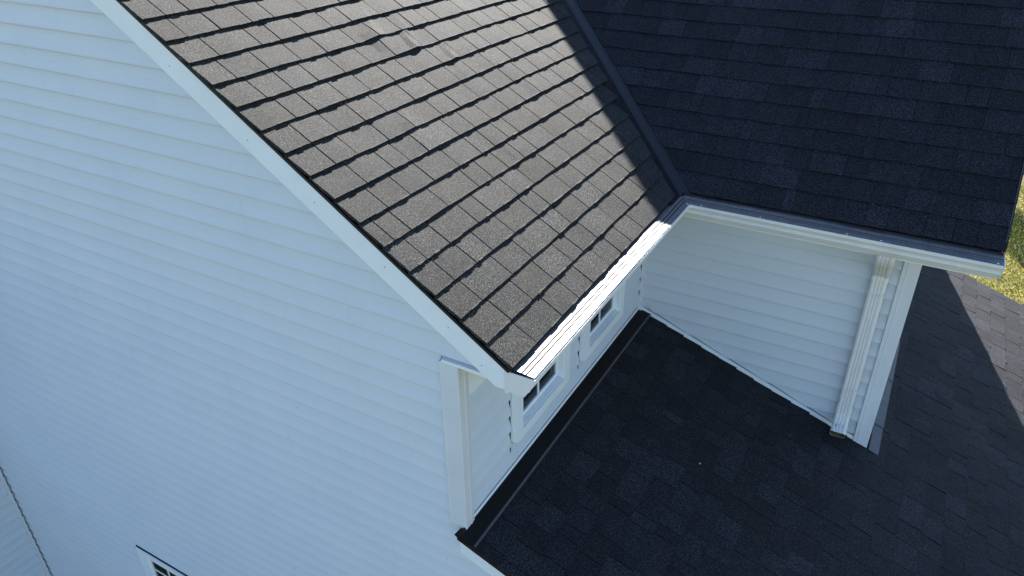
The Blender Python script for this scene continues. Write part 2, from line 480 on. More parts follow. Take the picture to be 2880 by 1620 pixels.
# ------------------------------------------------------------------ rake trim of the gable roof
def topz(x): return 1.043 - 0.6712 * (x - 0.273)
def botz(x): return 0.957 - 0.6712 * (x - 0.231)
xr_ = RXm
mb = MB()
mb.prism([(0.284, topz(0.284) + 0.018), (0.284, 0.957), (0.231, 0.957), (xr_, botz(xr_)), (xr_, topz(xr_) + 0.028)], 1, -0.067, -0.045)
build('rake_fascia', mb, M['trim'], house, label='white metal wrapped rake board')
mb = MB()
mb.prism([(0.30, topz(0.30) + 0.034), (0.292, topz(0.292) + 0.018), (xr_, topz(xr_) + 0.027), (xr_, topz(xr_) + 0.042)], 1, -0.0745, -0.0685)
build('drip_edge', mb, M['black'], house)
mb = MB()
mb.prism([(0.231, 0.966), (xr_, botz(xr_) + 0.010), (xr_, botz(xr_) + 0.022), (0.231, 0.978)], 1, -0.045, -0.0)
build('rake_soffit', mb, M['trim'], house)
# board end box and small cap on the gable wall
mb = MB(); mb.prism([(-0.048, 0.956), (0.240, 0.956), (0.240, 0.971), (-0.048, 0.971)], 1, -0.034, -0.002)
build('return_cap', mb, M['trim'], house, label='narrow white cap strip above the corner post')
mb = MB(); mb.box(0.001, 0.262, 0.02, 1.95, 0.905, 0.926)
build('soffit', mb, M['trim'], house)
mb = MB(); mb.box(0.262, 0.2745, -0.045, 1.94, 0.925, 1.060)
build('eave_fascia', mb, M['trim'], house)

# ------------------------------------------------------------------ gutters (K profile, mitred in the corner)
GB, GZ, GBY = 0.276, 1.050, 1.942
prof = [(0.0, 0.0), (0.0, -0.094), (0.083, -0.094), (0.088, -0.088), (0.101, -0.066), (0.1085, -0.060), (0.1085, -0.052), (0.104, -0.048),
        (0.113, -0.030), (0.124, -0.020), (0.131, -0.017), (0.131, 0.0), (0.116, 0.0), (0.116, -0.004), (0.127, -0.004), (0.127, -0.015),
        (0.110, -0.028), (0.100, -0.046), (0.080, -0.090), (0.004, -0.090), (0.004, 0.0)]
def gutter_run(p, e0, axis):
    """closed profile from the far end e0 to the mitre"""
    mb = MB(); n_ = len(p)
    if axis == 'A':
        a = [(GB + d, e0, GZ + z) for d, z in p]; b = [(GB + d, GBY - d, GZ + z) for d, z in p]
    else:
        a = [(e0, GBY - d, GZ + z) for d, z in p]; b = [(GB + d, GBY - d, GZ + z) for d, z in p]
    mb.add(a + b, [(i, (i + 1) % n_, (i + 1) % n_ + n_, i + n_) for i in range(n_)] + [tuple(range(n_))])
    return mb
gutA = build('gutter', gutter_run(prof, -0.066, 'A'), M['gutter'], house, label='white eave gutter over the two small windows with sunlit guard')
gutB = build('gutter', gutter_run(prof, 1.956, 'B'), M['gutter'], house, label='white eave gutter of the cross wing above the downspout')
outer = [p for p in prof[:12]]
def cap(axis, e, th, pad=0.0015):
    mb = MB()
    pts = [(d + (pad if d > 0.05 else -pad), z - (pad if z < -0.05 else -pad)) for d, z in outer]
    if axis == 'A': mb.prism([(GB + d, GZ + z) for d, z in pts], 1, e, e - th)
    else: mb.prism([(GBY - d, GZ + z) for d, z in pts], 0, e, e + th)
    return mb
build('end_cap', cap('A', -0.0665, 0.004), M['gutter'], gutA)
build('end_cap', cap('B', 1.9565, 0.004), M['gutter'], gutB)
gprof = [(-0.002, 0.0135), (0.070, 0.0065), (0.0702, -0.001), (0.0758, -0.001), (0.076, 0.0058), (0.0895, 0.0048), (0.0897, -0.003), (0.0953, -0.003), (0.0955, 0.004), (0.127, 0.0015)]
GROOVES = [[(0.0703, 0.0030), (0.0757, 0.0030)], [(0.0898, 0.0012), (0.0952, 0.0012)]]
def guard(axis, e0, e1, dz, wob, gprof=gprof):
    mb = MB(); m_ = len(gprof)
    N = 24
    def P(d, z, q):
        if axis == 'A':
            y1 = (GBY - d) if e1 is None else e1
            y = e0 + (y1 - e0) * q
            return (GB + d, y, GZ + z + dz + wob * math.sin(q * 9 + d * 20))
        x1 = (GB + d) if e1 is None else e1
        x = e0 + (x1 - e0) * q
        return (x, GBY - d, GZ + z + dz + wob * math.sin(q * 11 + d * 17))
    vv = []
    for lay_ in (0, -0.0012):
        for i in range(N + 1):
            for d, z in gprof: vv.append(P(d, z + lay_, i / N))
    o_ = (N + 1) * m_
    ff = []
    for i in range(N):
        for j in range(m_ - 1):
            q = (i * m_ + j, i * m_ + j + 1, (i + 1) * m_ + j + 1, (i + 1) * m_ + j)
            ff.append(q); ff.append(tuple(k + o_ for k in reversed(q)))
    for j in range(m_ - 1):
        ff.append((j, j + o_, j + 1 + o_, j + 1)); e = N * m_; ff.append((e + j, e + j + 1, e + j + 1 + o_, e + j + o_))
    mb.add(vv, ff)
    return mb
build('gutter_guard', guard('A', -0.0655, 1.475, 0.0065, 0.0005), M['guard'], gutA, label='perforated metal gutter guard glaring in the sun')
build('gutter_guard', guard('A', 1.455, None, 0.0, 0.0004), M['guard'], gutA, label='short perforated guard section half in shade')
build('gutter_guard', guard('B', 1.955, None, 0.0, 0.0005), M['guard'], gutB, label='dark perforated gutter guard in the shade')
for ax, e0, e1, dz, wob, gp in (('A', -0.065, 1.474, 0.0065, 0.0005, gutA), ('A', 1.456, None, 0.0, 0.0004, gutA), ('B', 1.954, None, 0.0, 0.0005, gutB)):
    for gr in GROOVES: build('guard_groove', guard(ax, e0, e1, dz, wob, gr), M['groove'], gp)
def screw(x, y, z, parent):
    mb = MB(); seg = 8; r = 0.0038
    top = [(x + r * math.cos(k * math.tau / seg), y + r * math.sin(k * math.tau / seg), z + 0.002) for k in range(seg)]
    bot = [(x + 1.4 * r * math.cos(k * math.tau / seg), y + 1.4 * r * math.sin(k * math.tau / seg), z) for k in range(seg)]
    mb.add(bot + top, [tuple(range(seg, 2 * seg))] + [(k, (k + 1) % seg, (k + 1) % seg + seg, k + seg) for k in range(seg)])
    build('screw', mb, M['screw'], parent)
for x in (0.47, 0.80, 1.245, 1.41, 1.93): screw(x, GBY - 0.119, GZ + 0.0025, gutB)
for y in (1.80, 1.42, 0.62, 0.04): screw(GB + 0.119, y, GZ + 0.006, gutA)

# cross wing eave, rake and closed body
mb = MB(); mb.box(0.28, 1.945, GBY + 0.0015, GBY + 0.014, 0.925, 1.060)
build('eave_fascia', mb, M['trim'], house)
mb = MB(); mb.box(0.263, 1.94, GBY + 0.014, L, 0.905, 0.924)
build('soffit', mb, M['trim'], house)
mb = MB(); mb.prism([(YS - 0.005, ZS - 0.030), (YRIDGE, ZS - 0.030 + (YRIDGE - YS) * tB), (YRIDGE, ZS - 0.19 + (YRIDGE - YS) * tB), (YS + 0.02, ZS - 0.15)], 0, 1.925, 1.944)
build('rake_fascia', mb, M['trim'], house)
mb = MB(); mb.prism([(YS - 0.008, ZS - 0.024), (YS - 0.008, ZS + 0.004), (YRIDGE, ZS + 0.010 + (YRIDGE - YS) * tB), (YRIDGE, ZS - 0.026 + (YRIDGE - YS) * tB)], 0, 1.946, 1.951)
build('drip_edge', mb, M['steel'], house)
for nm, args in (('drip_edge', (0.30, 1.945, YS - 0.004, YS + 0.002, ZS - 0.022, ZS - 0.004)), ('drip_edge', (XS - 0.006, XS - 0.001, -0.066, 1.83, ZS - 0.020, ZS - 0.004))):
    mb = MB(); mb.box(*args); build(nm, mb, M['black'], house)

# ------------------------------------------------------------------ walls
def zroofA(x): return ZS - 0.055 - (x - XS) * tA
mb = MB()
xl = 2 * RXm - 0.02
mb.prism([(0.0, GROUND - 0.3), (0.0, 0.926), (0.255, 0.926), (0.255, zroofA(0.255)), (RXm, zroofA(RXm)), (xl, zroofA(0) - 0.0), (xl, GROUND - 0.3)], 1, 0.0, 0.12)
gable_wall = build('gable_wall', mb, M['siding_x'], house, label='large shaded white siding gable wall')
mb = MB(); mb.prism([(0.0, -0.12), (0.0, GROUND - 0.3), (XLOW - 0.25, GROUND - 0.3), (XLOW - 0.25, -(XLOW - 0.25) * t3 - 0.06), (0.1, -0.1)], 1, 0.0, 0.12)
build('lower_wall', mb, M['siding_x'], house)

SX = 0.0025
def plank_x(parent, y, x0b, x0t, x1b, x1t, zb, zt_, tone, m='siding_x', out=0.021):
    """horizontal lap facing -Y at wall plane y; ends may slant"""
    h = zt_ - zb
    pr = [(-0.0008, h), (-0.0008 - (out - 0.0008) * 0.52, h * 0.45), (-out + 0.0008, 0.012), (-out, 0.003), (-out + 0.002, 0.0), (-0.0005, 0.003)]
    mb = MB(); n_ = len(pr)
    a, b = [], []
    for dy, dz in pr:
        q = dz / LAP
        a.append((x0b + (x0t - x0b) * q, y + dy, zb + dz)); b.append((x1b + (x1t - x1b) * q, y + dy, zb + dz))
    mb.add(a + b, [(i, i + 1, i + 1 + n_, i + n_) for i in range(n_ - 1)] + [tuple(range(n_)), tuple(range(2 * n_ - 1, n_ - 1, -1))], (tone, tone, tone))
    return build('siding_plank', mb, M[m], parent, fix=False)

def plank_y(parent, x, y0, y1, zb, zt_, tone, out=0.021, cut=None):
    h = zt_ - zb
    pr = [(0.0008, h), (0.0008 + (out - 0.0008) * 0.52, h * 0.45), (out - 0.0008, 0.012), (out, 0.003), (out - 0.002, 0.0), (0.0005, 0.003)]
    mb = MB(); n_ = len(pr)
    a = [(x + dx, y0, zb + dz) for dx, dz in pr]; b = [(x + dx, y1, zb + dz) for dx, dz in pr]
    mb.add(a + b, [(i, i + n_, i + 1 + n_, i + 1) for i in range(n_ - 1)] + [tuple(range(n_ - 1, -1, -1)), tuple(range(n_, 2 * n_))], (tone, tone, tone))
    return build('siding_plank', mb, M['siding_y'], parent, fix=False)

# gable wall planks; every second course shares its joint with the one below (double lap panels)
WIN4 = (-3.165, -2.13, -3.35, -1.920)            # lower window on the gable wall: x0, x1, z0, z1
z = 0.067 - LAP * 39
k = 0
joint = -2.0
while z < RZ - 0.2:
    zt_ = z + LAP
    if k % 2 == 0:
        joint = random.choice([-4.3, -3.6, -2.7, -1.9, -1.15]) + random.uniform(-0.2, 0.2)
        tn = random.uniform(0.985, 1.0)
    # right end
    def rx(q):
        if q > 0.93: return min(0.25, XS + (ZS - 0.06 - q) / tA)
        if q > 0.0: return -0.0705
        return min(XLOW - 0.25, -(q + 0.035) / t3) if q < -0.09 else 0.0
    def lx(q):
        if q < -0.9: return X4 + 0.002
        return max(xl + 0.01, 2 * RXm - (XS + (ZS - 0.06 - q) / tA)) if q > 0.9 else xl + 0.01
    rb, rt_ = rx(z), rx(zt_)
    if z > 0.83 and z < 0.93:
        rb = rt_ = -0.0705
        plank_x(gable_wall, 0.0, -0.0705, -0.0705, 0.24, 0.22, 0.9725, zt_ + 0.0, tn, out=0.006)
    if zt_ > -0.09 and z < 0.0: rb = rt_ = -0.005
    elif zt_ < -0.09:
        pass
    if z > 0.9: rb = rx(z)
    segs = [(lx(z), lx(zt_), joint, joint), (joint - 0.02, joint - 0.02, rb, rt_)]
    if joint > min(rb, rt_) - 0.15 or joint < max(lx(z), lx(zt_)) + 0.15: segs = [(lx(z), lx(zt_), rb, rt_)]
    x0w, x1w, z0w, z1w = WIN4
    for i, (b0, t0, b1, t1) in enumerate(segs):
        parts_ = [(b0, t0, b1, t1)]
        if z < z1w and zt_ > z0w:
            parts_ = []
            if b0 < x0w: parts_.append((b0, t0, min(b1, x0w), min(t1, x0w)))
            if b1 > x1w: parts_.append((max(b0, x1w), max(t0, x1w), b1, t1))
        top = zt_
        if i == 0 and z < z1w < zt_: plank_x(gable_wall, 0.0, x0w, x0w, x1w, x1w, z1w + 0.012, zt_, tn)
        for (pb0, pt0, pb1, pt1) in parts_:
            if pb1 - pb0 > 0.03:
                plank_x(gable_wall, 0.0 - (0.0016 if i else 0.0), pb0, pt0, pb1, pt1, z, top, tn)
    z += LAP; k += 1

# corner post on the outside corner
mb = MB()
mb.prism([(-0.070, -0.002), (-0.070, -0.026), (-0.065, -0.029), (-0.058, -0.0255), (-0.005, -0.026), (0.022, -0.026), (0.0245, -0.023), (0.0245, 0.016), (0.027, 0.019), (0.027, 0.025),
          (0.0245, 0.028), (0.0235, 0.046), (0.0, 0.048), (0.0, 0.0), (-0.002, -0.002)], 2, -0.022, 0.9545)
build('corner_post', mb, M['post'], house, label='white corner post between the gable wall and the window wall')

# window wall (faces +X)
mb = MB(); 
wins = [(0.432, 1.034), (1.246, 1.840)]
WZ0, WZ1 = 0.190, 0.88
ycuts = [0.0, wins[0][0] + 0.05, wins[0][1] - 0.05, wins[1][0] + 0.05, wins[1][1] - 0.05, L]
for i in range(5):
    if i in (1, 3):
        mb.box(-0.12, -0.0015, ycuts[i], ycuts[i + 1], -0.5, WZ0 + 0.05); mb.box(-0.12, -0.0015, ycuts[i], ycuts[i + 1], WZ1 - 0.05, 0.95)
    else: mb.box(-0.12, -0.0015, ycuts[i] + (0.002 if i else 0.13), ycuts[i + 1], -0.5, 0.95)
window_wall = build('window_wall', mb, M['siding_y'], house, label='short white siding wall with two small windows')
z = 0.067 - LAP
k = 0
while z < 0.70:
    zt_ = min(z + LAP, 0.730)
    tn = random.uniform(0.97, 1.0)
    zl = max(z, 0.024)
    if z < 0.05:
        plank_y(window_wall, 0.0, 0.049, 2.25, zl, zt_, tn, out=0.012)
    else:
        for a, b in ((0.049, 0.421), (1.044, 1.236), (1.850, 2.245)): plank_y(window_wall, 0.0, a, b, z, zt_, tn)
        if z < WZ0 - 0.012:
            for a, b in wins: plank_y(window_wall, 0.0, a - 0.012, b + 0.012, z, WZ0 - 0.004, tn)
    z += LAP
mb = MB(); mb.box(-0.001, 0.026, 0.049, 2.25, 0.752, 0.905)
build('frieze_board', mb, M['trim'], house)
mb = MB(); mb.box(-0.001, 0.0022, 0.049, 2.25, 0.729, 0.753)
build('frieze_gap', mb, M['dark'], house)
# base channel of the window wall
mb = MB(); mb.prism([(0.0015, 0.020), (0.0015, -0.004), (0.016, -0.008), (0.019, 0.004), (0.016, 0.0195), (0.0135, 0.0195), (0.0135, 0.003)], 1, 0.049, 2.262)
build('base_channel', mb, M['trim'], house)
# inside corner post
mb = MB(); mb.box(0.0, 0.036, L - 0.038, L, -0.006, 0.905)
build('inside_corner_post', mb, M['post'], house, label='white inside corner post where the two walls meet')
# dark nicks where the laps end short of the trim
for yy, zs_ in ((0.4235, [0.169, 0.27, 0.372, 0.474, 0.575]), (1.2385, [0.169, 0.27, 0.372]), (2.2445, [0.169, 0.27, 0.372])):
    mb = MB(); mb.box(0.0, 0.012, yy - 0.002, yy + 0.002, 0.10, 0.72)
    for zz in zs_: mb.prism([(0.0, zz + 0.004), (0.021, zz + 0.003), (0.0, zz - 0.02)], 1, yy - 0.006, yy + 0.002)
    build('lap_gap', mb, M['dark'], window_wall)

# recess wall under the cross wing eave (faces -Y)
mb = MB(); mb.prism([(0.001, 0.95), (XE - 0.002, 0.95), (XE - 0.002, -2.0), (0.001, -2.0)], 1, L + 0.0015, L + 0.12)
recess_wall = build('recess_wall', mb, M['siding_x'], house, label='shaded white siding wall behind the downspout')
z = 0.094 - LAP * 7
while z < 0.92:
    zt_ = z + LAP
    lo_b = max(0.036, (0.036 - z) / t3); lo_t = max(0.036, (0.036 - zt_) / t3)
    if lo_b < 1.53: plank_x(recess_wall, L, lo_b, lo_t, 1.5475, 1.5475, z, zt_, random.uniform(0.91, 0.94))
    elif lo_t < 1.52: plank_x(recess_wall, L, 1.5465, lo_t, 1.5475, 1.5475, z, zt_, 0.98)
    z += LAP
mb = MB()
mb.prism([(0.036, -0.036 * t3 - 0.006), (1.548, -1.548 * t3 - 0.006), (1.548, -1.548 * t3 + 0.034), (0.036, -0.036 * t3 + 0.034)], 1, L - 0.024, L - 0.0195)
mb.prism([(0.036, -0.036 * t3 - 0.006), (1.548, -1.548 * t3 - 0.006), (1.548, -1.548 * t3 - 0.0015), (0.036, -0.036 * t3 - 0.0015)], 1, L - 0.0195, L)
build('slope_channel', mb, M['trim'], house)
mb = MB()
mb.prism([(1.5485, L - 0.001), (1.5485, L - 0.027), (1.552, L - 0.0305), (1.572, L - 0.0305), (1.576, L - 0.033), (1.581, L - 0.0305), (1.630, L - 0.0305), (1.640, L - 0.0305), (1.640, L + 0.085), (1.637, L + 0.087), (1.637, L - 0.001)], 2, -0.605, 0.905)
o = build('corner_post', mb, M['post'], house, label='white corner post at the outer end of the recess wall')
# trim the post foot along the low roof
for v in o.data.vertices:
    if v.co.z < 0: v.co.z = -v.co.x * t3 + 0.004
# side and rear walls of the cross wing (out of view), closed body sized for its shadow
mb = MB()
mb.prism([(L + 0.12, -2.0), (6.5, GROUND - 0.2), (6.5, ZS - 0.06 + (6.5 - YS) * tB), (L + 0.12, ZS - 0.06 + (L + 0.12 - YS) * tB)], 0, XE - 0.12, XE)
side = build('side_wall', mb, M['siding_y'], house)
mb = MB(); mb.box(-3.3, XE, 6.38, 6.5, GROUND - 0.2, ZS - 0.06 + (6.38 - YS) * tB)
build('rear_wall', mb, M['siding_x'], house)
mb = MB(); mb.box(XE + 0.005, XLOW - 0.25, YFAR - 0.14, YFAR - 0.06, GROUND - 0.2, -(XLOW - 0.25) * t3 - 0.06)
mb.box(XLOW - 0.33, XLOW - 0.25, 0.12, YFAR - 0.14, GROUND - 0.2, -(XLOW - 0.25) * t3 - 0.06)
build('lower_wall', mb, M['siding_y'], house)

# ------------------------------------------------------------------ lean-to rake, flashings
mb = MB()
mb.prism([(0.008, -0.036), (0.008, -0.128), (XLOW - 0.02, -0.128 - (XLOW - 0.028) * t3), (XLOW - 0.02, -0.036 - (XLOW - 0.028) * t3)], 1, -0.065, -0.045)
mb.prism([(0.008, -0.10), (0.008, -0.128), (XLOW - 0.02, -0.128 - (XLOW - 0.028) * t3), (XLOW - 0.02, -0.10 - (XLOW - 0.028) * t3)], 1, -0.0445, -0.014)
build('rake_fascia', mb, M['trim'], house, label='white rake board of the low roof')
mb = MB(); mb.prism([(0.0, -0.010), (0.0, -0.0355), (XLOW - 0.02, -0.0355 - (XLOW - 0.02) * t3), (XLOW - 0.02, -0.010 - (XLOW - 0.02) * t3)], 1, -0.0745, -0.0665)
build('drip_edge', mb, M['black'], house)
mb = MB(); mb.prism([(0.0, -0.014), (0.0, -0.0355), (XLOW - 0.02, -0.0355 - (XLOW - 0.02) * t3), (XLOW - 0.02, -0.014 - (XLOW - 0.02) * t3)], 1, YFAR - 0.03, YFAR - 0.01)
build('rake_fascia', mb, M['trim'], house)
# apron along the window wall
mb = MB()
p = [frame3(0, -0.098 / math.cos(P3), 0.0165), frame3(0, -0.02, 0.012)]
sec = [(p[0][0], p[0][2]), (0.022, -0.002), (0.016, 0.008), (0.012, 0.008), (0.012, -0.03), (p[0][0] - 0.004, p[0][2] - 0.004)]
mb.prism(sec, 1, -0.078, 2.262)
apron = build('headwall_flashing', mb, M['brown'], house, label='dark brown metal flashing along the foot of the window wall')
mb = MB()
mb.prism([(p[0][0] - 0.006, p[0][2] + 0.0042), (p[0][0] + 0.0035, p[0][2] + 0.0007), (p[0][0] + 0.0035, p[0][2] - 0.006), (p[0][0] - 0.006, p[0][2] - 0.002)], 1, -0.079, 2.255)
build('flashing_hem', mb, M['hem'], apron)
mb = MB()
mb.add([(0.024, -0.079, 0.0), (-0.012, -0.079, -0.002), (-0.004, -0.034, 0.004), (0.016, -0.028, 0.006), (0.024, -0.079, -0.012), (-0.012, -0.079, -0.006)], [(0, 1, 2, 3), (0, 4, 5, 1)])
build('flashing_tab', mb, M['brown'], apron)
# step flashing at the side wall of the cross wing
for i in range(5):
    y0 = L - 0.035 + i * 0.30
    mb = MB()
    dz = 0.013 + 0.002 * (i % 2)
    q = [frame3(y0, -1.650 / math.cos(P3), dz), frame3(y0, -1.712 / math.cos(P3), dz), frame3(y0 + 0.31, -1.712 / math.cos(P3), dz - 0.002), frame3(y0 + 0.31, -1.650 / math.cos(P3), dz - 0.002)]
    q2 = [(a, b, c - 0.0015) for a, b, c in q]
    mb.add(q + q2, [(0, 1, 2, 3), (7, 6, 5, 4), (0, 4, 5, 1), (1, 5, 6, 2), (2, 6, 7, 3), (3, 7, 4, 0)])
    mb.box(1.6405, 1.6425, y0 + 0.13, y0 + 0.31, q[0][2] - 0.01, q[0][2] + 0.08)
    build('step_flashing', mb, M['steel'], house)

# ------------------------------------------------------------------ windows
def window_small(y0, y1, label, red=False):
    z0, z1 = WZ0, WZ1
    cw = 0.058
    mb = MB()
    mb.box(0.0005, 0.050, y0, y0 + cw, z0, z1); mb.box(0.0005, 0.050, y1 - cw, y1, z0, z1)
    mb.box(0.0005, 0.0505, y0 + cw, y1 - cw, z0, z0 + cw); mb.box(0.0005, 0.0505, y0 + cw, y1 - cw, z1 - cw, z1)
    wo = build('window', mb, M['trim'], house, label=label)
    # nailing flange round the casing
    mb = MB(); mb.box(0.0, 0.024, y0 - 0.006, y0 - 0.0005, z0 - 0.006, z1); mb.box(0.0, 0.024, y1 + 0.0005, y1 + 0.009, z0 - 0.006, z1); mb.box(0.0, 0.0245, y0 - 0.006, y1 + 0.009, z0 - 0.010, z0 - 0.0005)
    build('casing_channel', mb, M['trim'], wo)
    a, b, c, d = y0 + cw, y1 - cw, z0 + cw, z1 - cw
    mb = MB()                                         # jamb liner
    D = -0.015
    mb.box(D, 0.040, a + 0.0005, a + 0.012, c, d); mb.box(D, 0.040, b - 0.012, b - 0.0005, c, d)
    mb.prism([(D, c + 0.012), (0.040, c + 0.005), (0.040, c + 0.0005), (D, c + 0.0005)], 1, a + 0.012, b - 0.012); mb.box(D, 0.040, a + 0.012, b - 0.012, d - 0.012, d - 0.0005)
    build('jamb', mb, M['trim'], wo)
    a, b, c, d = a + 0.013, b - 0.013, c + 0.013, d - 0.013
    sw = 0.026
    mb = MB()
    mb.box(-0.008, 0.012, a, a + sw, c, d); mb.box(-0.008, 0.012, b - sw, b, c, d); mb.box(-0.008, 0.0115, a + sw, b - sw, c, c + sw); mb.box(-0.008, 0.0115, a + sw, b - sw, d - sw, d)
    build('sash', mb, M['trim'], wo)
    mb = MB(); mb.box(-0.001, 0.003, a + sw - 0.002, b - sw + 0.002, c + sw - 0.002, d - sw + 0.002)
    build('pane', mb, M['glass'], wo)
    m_ = (a + b) / 2
    mb = MB(); mb.box(0.0035, 0.009, m_ - 0.007, m_ + 0.007, c + sw, d - sw)
    build('muntin', mb, M['trim'], wo)
    mb = MB(); h_ = (c + d) / 2 + 0.03; mb.box(0.0037, 0.0088, a + sw, b - sw, h_ - 0.007, h_ + 0.007)
    build('muntin', mb, M['trim'], wo)
    mb = MB()                                         # the room seen through it
    X0 = -0.62
    mb.face([(X0, a, c - 0.2), (X0, b, c - 0.2), (X0, b, d + 0.02), (X0, a, d + 0.02)])
    mb.face([(X0, a, c - 0.2), (D, a, c - 0.2), (D, a, d + 0.02), (X0, a, d + 0.02)])
    mb.face([(X0, b, c - 0.2), (D, b, c - 0.2), (D, b, d + 0.02), (X0, b, d + 0.02)])
    mb.face([(X0, a, c - 0.2), (X0, b, c - 0.2), (D, b, c - 0.2), (D, a, c - 0.2)])
    mb.face([(X0, a, d + 0.02), (X0, b, d + 0.02), (D, b, d + 0.02), (D, a, d + 0.02)])
    build('room', mb, M['room'], wo, fix=False)
    if red:
        mb = MB()
        N = 9
        for i in range(N):
            ya, yb = a + 0.12 + 0.03 * i, a + 0.12 + 0.03 * (i + 1)
            xa, xb = -0.16 - 0.02 * math.sin(i * 1.9), -0.16 - 0.02 * math.sin((i + 1) * 1.9)
            mb.face([(xa, ya, c - 0.19), (xb, yb, c - 0.19), (xb - 0.03, yb, c + 0.20 + 0.03 * math.sin(i)), (xa - 0.03, ya, c + 0.20 + 0.03 * math.sin(i))])
        build('curtain', mb, M['red'], wo, fix=False)
    return wo
window_small(*wins[0], 'small white window nearest the gable corner')
window_small(*wins[1], 'small white window nearest the inside corner', red=True)

x0, x1, z0, z1 = WIN4
mb = MB(); cw = 0.062
mb.box(x0, x0 + cw, -0.032, -0.001, z0, z1); mb.box(x1 - cw, x1, -0.032, -0.001, z0, z1); mb.box(x0 + cw, x1 - cw, -0.0325, -0.001, z1 - cw, z1); mb.box(x0 + cw, x1 - cw, -0.0325, -0.001, z0, z0 + cw)
wo = build('window', mb, M['trim'], house, label='white window low on the gable wall')
mb = MB(); mb.box(x0 - 0.003, x1 + 0.003, -0.034, -0.001, z1 + 0.0005, z1 + 0.005)
build('drip_cap', mb, M['trim'], wo)
mb = MB(); mb.box(x0 - 0.006, x1 + 0.006, -0.029, -0.018, z1 + 0.006, z1 + 0.012)
build('cap_shadow_strip', mb, M['dark'], wo)  # dark strip painted as the shadow line over the drip cap
a, b, c, d = x0 + cw, x1 - cw, z0 + cw, z1 - cw
mb = MB(); sw = 0.045
mb.box(a, a + sw, -0.012, -0.0015, c, d); mb.box(b - sw, b, -0.012, -0.0015, c, d); mb.box(a + sw, b - sw, -0.0125, -0.0015, d - sw, d); mb.box(a + sw, b - sw, -0.0125, -0.0015, c, c + sw)
build('sash', mb, M['trim'], wo)
mb = MB(); mb.box(a + sw - 0.001, b - sw + 0.001, -0.0045, -0.0018, c + sw - 0.001, d - sw + 0.001)
m_g = build('pane', mb, M['glass'], wo)
for q in (0.26, 0.50, 0.74):
    mb = MB(); xx = a + (b - a) * q; mb.box(xx - 0.008, xx + 0.008, -0.009, -0.0046, c + sw, d - sw); build('muntin', mb, M['trim'], wo)
for q in (0.88, 0.62):
    mb = MB(); zz = c + (d - c) * q; mb.box(a + sw, b - sw, -0.0088, -0.0047, zz - 0.008, zz + 0.008); build('muntin', mb, M['trim'], wo)
mb = MB(); mb.box(a + sw - 0.001, b - sw + 0.001, -0.0016, -0.0004, c + sw - 0.001, d - sw + 0.001)
build('blind', mb, M['room'], wo)

# ------------------------------------------------------------------ projecting wing at the left (faces +X)
mb = MB(); mb.box(X4 - 0.12, X4, -6.0, -0.001, GROUND - 0.2, -0.95)
wing_wall = build('wing_wall', mb, M['siding_y'], house, label='white siding wall of the projecting wing')
z = 0.067 - LAP * 39
while z < -1.1:
    plank_y(wing_wall, X4, -5.9, -0.057, z, z + LAP, random.uniform(0.97, 1.0))
    z += LAP
mb = MB(); mb.box(X4 + 0.0005, X4 + 0.030, -0.056, -0.031, GROUND - 0.1, -1.0)
build('inside_corner_post', mb, M['post'], house)
mb = MB(); mb.box(X4 + 0.0005, X4 + 0.006, -0.0305, -0.0275, GROUND - 0.1, -1.0)
z = 0.067 - LAP * 38
while z < -1.1:
    mb.box(X4 + 0.006, X4 + 0.030, -0.0305, -0.022, z - 0.014, z + 0.004); z += LAP
build('lap_gap', mb, M['dark'], wing_wall)
mb = MB(); mb.prism([(X4 + 0.02, -1.0), (X4 + 0.02, -0.94), (X4 - 3.0, -0.94 + 2.0), (X4 - 3.0, 1.0)], 1, -6.2, -0.02)
build('wing_roof', mb, M['shingle'], house)

# ------------------------------------------------------------------ downspout
DX, DW, DD = 1.452, 0.088, 0.056
def ds_profile():
    """closed section: x across, q outwards (towards the viewer)"""
    h, r = DW / 2, 0.012
    pts = [(-h, r), (-h, DD - r), (-h + 0.004, DD - 0.004), (-h + r, DD)]
    n_ = 3
    span = DW - 2 * r - 0.012
    for i in range(n_):
        c = -span / 2 + span * (i + 0.5) / n_; ww = span / n_
        pts += [(c - ww * 0.5, DD), (c - ww * 0.28, DD - 0.0045), (c + ww * 0.02, DD - 0.0045), (c + ww * 0.25, DD)]
    pts += [(h - r, DD), (h - 0.004, DD - 0.004), (h, DD - r), (h, r), (h - r, 0.0), (-h + r, 0.0)]
    return pts
def sweep(path, scale=None, close=False):
    """path: list of (y, z, ny, nz): back face point and outward direction in the yz plane"""
    pf = ds_profile(); n_ = len(pf); mb = MB(); vv = []
    for i, (y, z_, ny, nz) in enumerate(path):
        k_ = scale[i] if scale else (1.0, 1.0)
        for x, q in pf:
            xx = DX + x * k_[0]
            qq = DD / 2 + (q - DD / 2) * k_[1]
            vv.append((xx, y + ny * qq, z_ + nz * qq))
    ff = [(i * n_ + j, i * n_ + (j + 1) % n_, (i + 1) * n_ + (j + 1) % n_, (i + 1) * n_ + j) for i in range(len(path) - 1) for j in range(n_)]
    mb.add(vv, ff)
    return mb
YW = L - 0.021
pipe = build('downspout', sweep([(YW, 0.64, -1, 0), (YW, 0.2, -1, 0), (YW, -0.30, -1, 0)]), M['gutter'], house, label='white corrugated downspout on the recess wall', fix=False)
